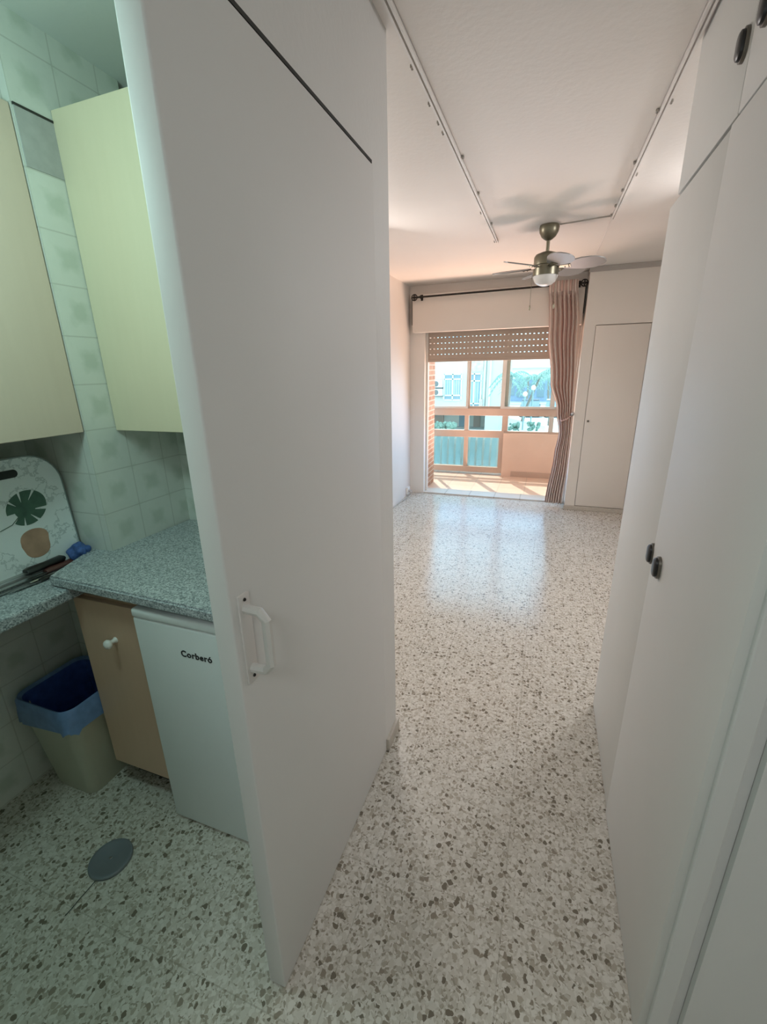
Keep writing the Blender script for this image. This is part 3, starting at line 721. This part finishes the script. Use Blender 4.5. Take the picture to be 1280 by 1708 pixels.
# balcony railing outside the lower panes
rl = thing('balcony_railing', (-1.2, 6.72, -.1), 'pale railing with curved flat bars outside the lower left panes', 'railing')
for i in range(17):
    x = -2.35+i*.107
    b = B(); pr = [(6.66, -.05), (6.66, .10), (6.665, .30), (6.675, .40), (6.70, .475), (6.74, .52)]
    ring_loft(b, [[(x, y, z), (x+.030, y, z), (x+.030, y+.012, z-.002), (x, y+.012, z-.002)] for y, z in pr])
    obj('bar', b, M['bal'], rl)
obj('panel', box(B(), -2.5, -.5, 6.768, 6.772, -.10, .52), M['balp'], rl)
obj('handrail', tube(B(), [(-2.6, 6.745, .535), (-.5, 6.745, .535)], .022, 10), M['bal'], rl, True)
obj('lower_rail', box(B(), -2.6, -.5, 6.62, 6.68, -.06, -.02), M['bal'], rl)

# apartment building across the street
FYB = 32.0
ab = thing('apartment_building', (-9, FYB, GZ), 'cream apartment building across the street with framed windows', 'building')
fb = B(); box(fb, -22, -3.3, FYB, FYB+9, -1.45, 9); box(fb, -22, -3.3, FYB+2.2, FYB+9, GZ, -1.45)
obj('facade', fb, M['fac'], ab)
obj('corner_pilaster', box(B(), -3.95, -3.0, FYB-.35, FYB+9, GZ, 9), M['facg'], ab)
obj('ledge', box(B(), -22, -3.95, FYB-.5, FYB, -1.62, -1.38), M['wframe'], ab)
obj('cladding', box(B(), -5.30, -4.25, FYB-.05, FYB, 1.28, 2.6), M['brickpatch'], ab)
for x in (-4.12, -3.72): obj('drainpipe', tube(B(), [(x, FYB-.12 if x < -4 else FYB-.45, -1.3), (x, FYB-.12 if x < -4 else FYB-.45, 8.5)], .07, 8), M['wframe'], ab)
obj('pipe_boot', box(B(), -4.42, -4.16, FYB-.3, FYB-.02, -1.38, -.55), M['brickpatch'], ab)
def house_window(x0, x1, z0, z1, cols, split):
    f = B(); y = FYB-.12; w = .09
    for x in [x0+(x1-x0)*i/cols for i in range(cols+1)]: box(f, x-w/2, x+w/2, y, FYB, z0, z1)
    for z in (z0, z1-.03, z0+(z1-z0)*split, z0+(z1-z0)*.18): box(f, x0, x1, y, FYB, z-.045, z+.045)
    o = obj('window', f, M['wframe'], ab)
    obj('pane', box(B(), x0, x1, FYB-.05, FYB-.03, z0, z1), M['darkglass'], o)
    s = B(); n = int((x1-x0)/.16)
    for i in range(n): box(s, x0+.03+i*.16, x0+.14+i*.16, FYB-.062, FYB-.051, z0+(z1-z0)*.2, z0+(z1-z0)*split)
    obj('blind', s, M['blind'], o)
house_window(-6.95, -5.72, -.62, 1.16, 2, .80); house_window(-5.30, -4.36, -1.30, 1.16, 2, .80)
house_window(-10.6, -9.2, -.62, 1.16, 2, .80); house_window(-6.95, -5.72, 3.4, 5.1, 2, .8); house_window(-10.6, -9.2, 3.4, 5.1, 2, .8)
for x0, x1, m in ((-5.1, -4.6, 'wood3'), (-4.3, -3.98, 'wood3'), (-6.2, -5.5, 'darkglass'), (-8.3, -7.4, 'wood3')):
    obj('ground_door', box(B(), x0, x1, FYB+2.1, FYB+2.2, GZ, -1.75), M[m], ab)
for i, (z, lab) in enumerate(((.50, 'upper of two white air conditioners on the cream facade'), (-.08, 'lower of two white air conditioners on the cream facade'))):
    a = thing('air_conditioner', (-7.4, FYB-.2, z), lab, 'air conditioner', 'air conditioners on the facade')
    obj('casing', box(B(), -7.72, -7.02, FYB-.35, FYB-.001, z-.24, z+.24, .02), M['acw'], a)
    obj('grille', lathe(B(), [(.001, 0), (.19, 0), (.19, .02), (.001, .02)], (0, 0, 0), 20), M['acg'], a)
    g = a.children[-1]
    for v in g.data.vertices:
        c = v.co+a.location; v.co = Vector((-7.48+c.x, FYB-.352-c.z, z+c.y))-a.location
    obj('bracket', box(B(), -7.72, -7.02, FYB-.3, FYB-.001, z-.29, z-.25), M['acg'], a)
hd = B()
for i in range(260):
    ball(hd, (random.uniform(-8.2, -5.6), random.uniform(28.6, 29.6), GZ+random.uniform(.05, .78)), random.uniform(.10, .2), sub=1)
tag(obj('hedge', hd, M['hedge']), 'dark green hedge at the foot of the cream building', 'hedge')

# low shop building far down the street
SY = 58.0
sb = thing('shop_building', (0, SY, GZ), 'low blue fronted shop building with a tiled roof down the street', 'building')
obj('wall', box(B(), -12, 14, SY, SY+10, GZ, .2), M['shop'], sb)
obj('fascia', box(B(), -12, 14, SY-.6, SY+10, .2, 1.42), plain('white_fascia', (.68, .70, .70), .7), sb)
rf = B(); prism(rf, [(-12.3, SY-.9, 1.42), (-12.3, SY+10, 6.2), (-12.3, SY+10, 1.42)], (26.6, 0, 0))
obj('roof', rf, M['roof'], sb)
for i in range(9):
    x = -5.8+i*1.15
    w_ = obj('window', box(B(), x, x+.85, SY-.06, SY, -2.0+.2*(i % 2), -.4), M['darkglass'], sb)
obj('step', box(B(), -12, 14, SY-3, SY, GZ, GZ+.25), M['facg'], sb)

# palms in the street
def palm(x, y, h, lean, label, n=11, seed=0, fl=1.6):
    random.seed(seed); t = thing('palm_tree', (x, y, GZ), label, 'palm tree', 'palm trees in the street')
    top = Vector((x+lean, y, GZ+h))
    obj('trunk', tube(B(), [(x, y, GZ), (x+lean*.3, y, GZ+h*.4), (x+lean*.7, y, GZ+h*.75), top], .09, 8, radii=[.14, .10, .09, .08]), M['trunk'], t, True)
    b = B()
    for k in range(n):
        a = 2*PI*k/n+random.uniform(-.2, .2); e = random.uniform(.2, 1.1); prev = top; d = Vector((math.cos(a), math.sin(a), 0))
        spine = [top+d*(fl*s)+Vector((0, 0, fl*(e*s-1.05*s*s))) for s in [i/9 for i in range(10)]]
        tube(b, spine, .015, 5)
        for i in range(1, 10):
            p = spine[i]; s_ = Vector((-d.y, d.x, 0)); ln = .36*(1-abs(i/9-.45))
            for sg in (1, -1):
                q = p+s_*sg*ln+d*.12-Vector((0, 0, .18)); up = Vector((0, 0, .012)); w = d*.035
                ring_loft(b, [[p-w, p+w, p+w+up, p-w+up], [q-w*.3, q+w*.3, q+w*.3+up, q-w*.3+up]])
    obj('crown', b, M['frond'], t); return t
palm(-2.35, 29.6, 3.75, .15, 'tall palm nearest the corner of the cream building', seed=1, fl=1.25)
palm(-1.75, 38.5, 3.45, 1.1, 'leaning palm in the middle of the street view', seed=5, fl=1.7)
palm(.35, 36, 3.9, .0, 'upright palm beside the edge of the curtain', seed=9, fl=1.5)
palm(-4.2, 48, 2.9, .3, 'short far palm behind the tall palm', seed=12, fl=1.7)
palm(.2, 49, 3.0, -.2, 'short far palm behind the silver car', seed=15, fl=1.7)
palm(-2.1, 53.5, 3.1, .0, 'farthest palm standing close to the shop building', seed=18, fl=1.7)
def post(x, y, h, label):
    t = thing('street_lamp', (x, y, GZ), label, 'street lamp', 'street lamp posts')
    obj('pole', tube(B(), [(x, y, GZ), (x, y, GZ+h)], .05, 8), M['pole'], t, True)
    obj('lamp_head', ball(B(), (x, y, GZ+h+.12), .17, (1, 1, 1.1)), M['acw'], t, True)
post(-1.45, 33.0, 2.35, 'left slim street lamp with a white globe'); post(-.95, 33.6, 2.75, 'right slim street lamp with a white globe')
def car(x, y, m, label, dirx=1):
    t = thing('car', (x, y, GZ), label, 'car', 'cars parked down the street')
    pr = [(-2, .35), (-2.02, .75), (-1.9, .9), (-1.2, .97), (1.0, .95), (1.85, .82), (2.02, .6), (2.0, .35)]
    b = B(); prism(b, [(x-.85, y+dirx*a, GZ+z) for a, z in pr], (1.7, 0, 0)); obj('body', b, m, t)
    cp_ = [(-1.55, .93), (-1.05, 1.42), (.35, 1.44), (1.05, .94)]
    b = B(); prism(b, [(x-.76, y+dirx*a, GZ+z) for a, z in cp_], (1.52, 0, 0)); obj('cabin', b, M['darkglass'], t)
    b = B(); prism(b, [(x-.74, y+dirx*a, GZ+z) for a, z in ((-1.1, 1.42), (-1.0, 1.47), (.3, 1.48), (.4, 1.44))], (1.48, 0, 0)); obj('roof', b, m, t)
    for a in (-1.25, 1.25):
        for s in (-.87, .69):
            w = B(); ring_loft(w, [[(x+s+o, y+dirx*a+.32*math.cos(q), GZ+.32+.32*math.sin(q)) for q in [2*PI*i/16 for i in range(16)]] for o in (0, .18)]); obj('wheel', w, M['tyre'], t)
for o_, m_, l_ in ((-1.35, 'carb', 'dark blue car parked nearest the leaning palm'), (.75, 'carw', 'silver car parked beyond the slim street lamps')):
    car(o_, 43.5, M[m_], l_)
def bush(x, y, r, label, seed):
    random.seed(seed); b = B()
    for i in range(26): ball(b, (x+random.uniform(-r, r), y+random.uniform(-r, r), GZ+.08+random.uniform(0, r*1.8)), random.uniform(.07, .16), sub=1)
    tag(obj('shrub', b, M['hedge']), label, 'shrub', 'shrubs on the pavement')
bush(-1.95, 31.5, .32, 'small round shrub at the left of the pavement', 2); bush(-.65, 31.2, .36, 'straggly low shrub at the right of the pavement', 4)
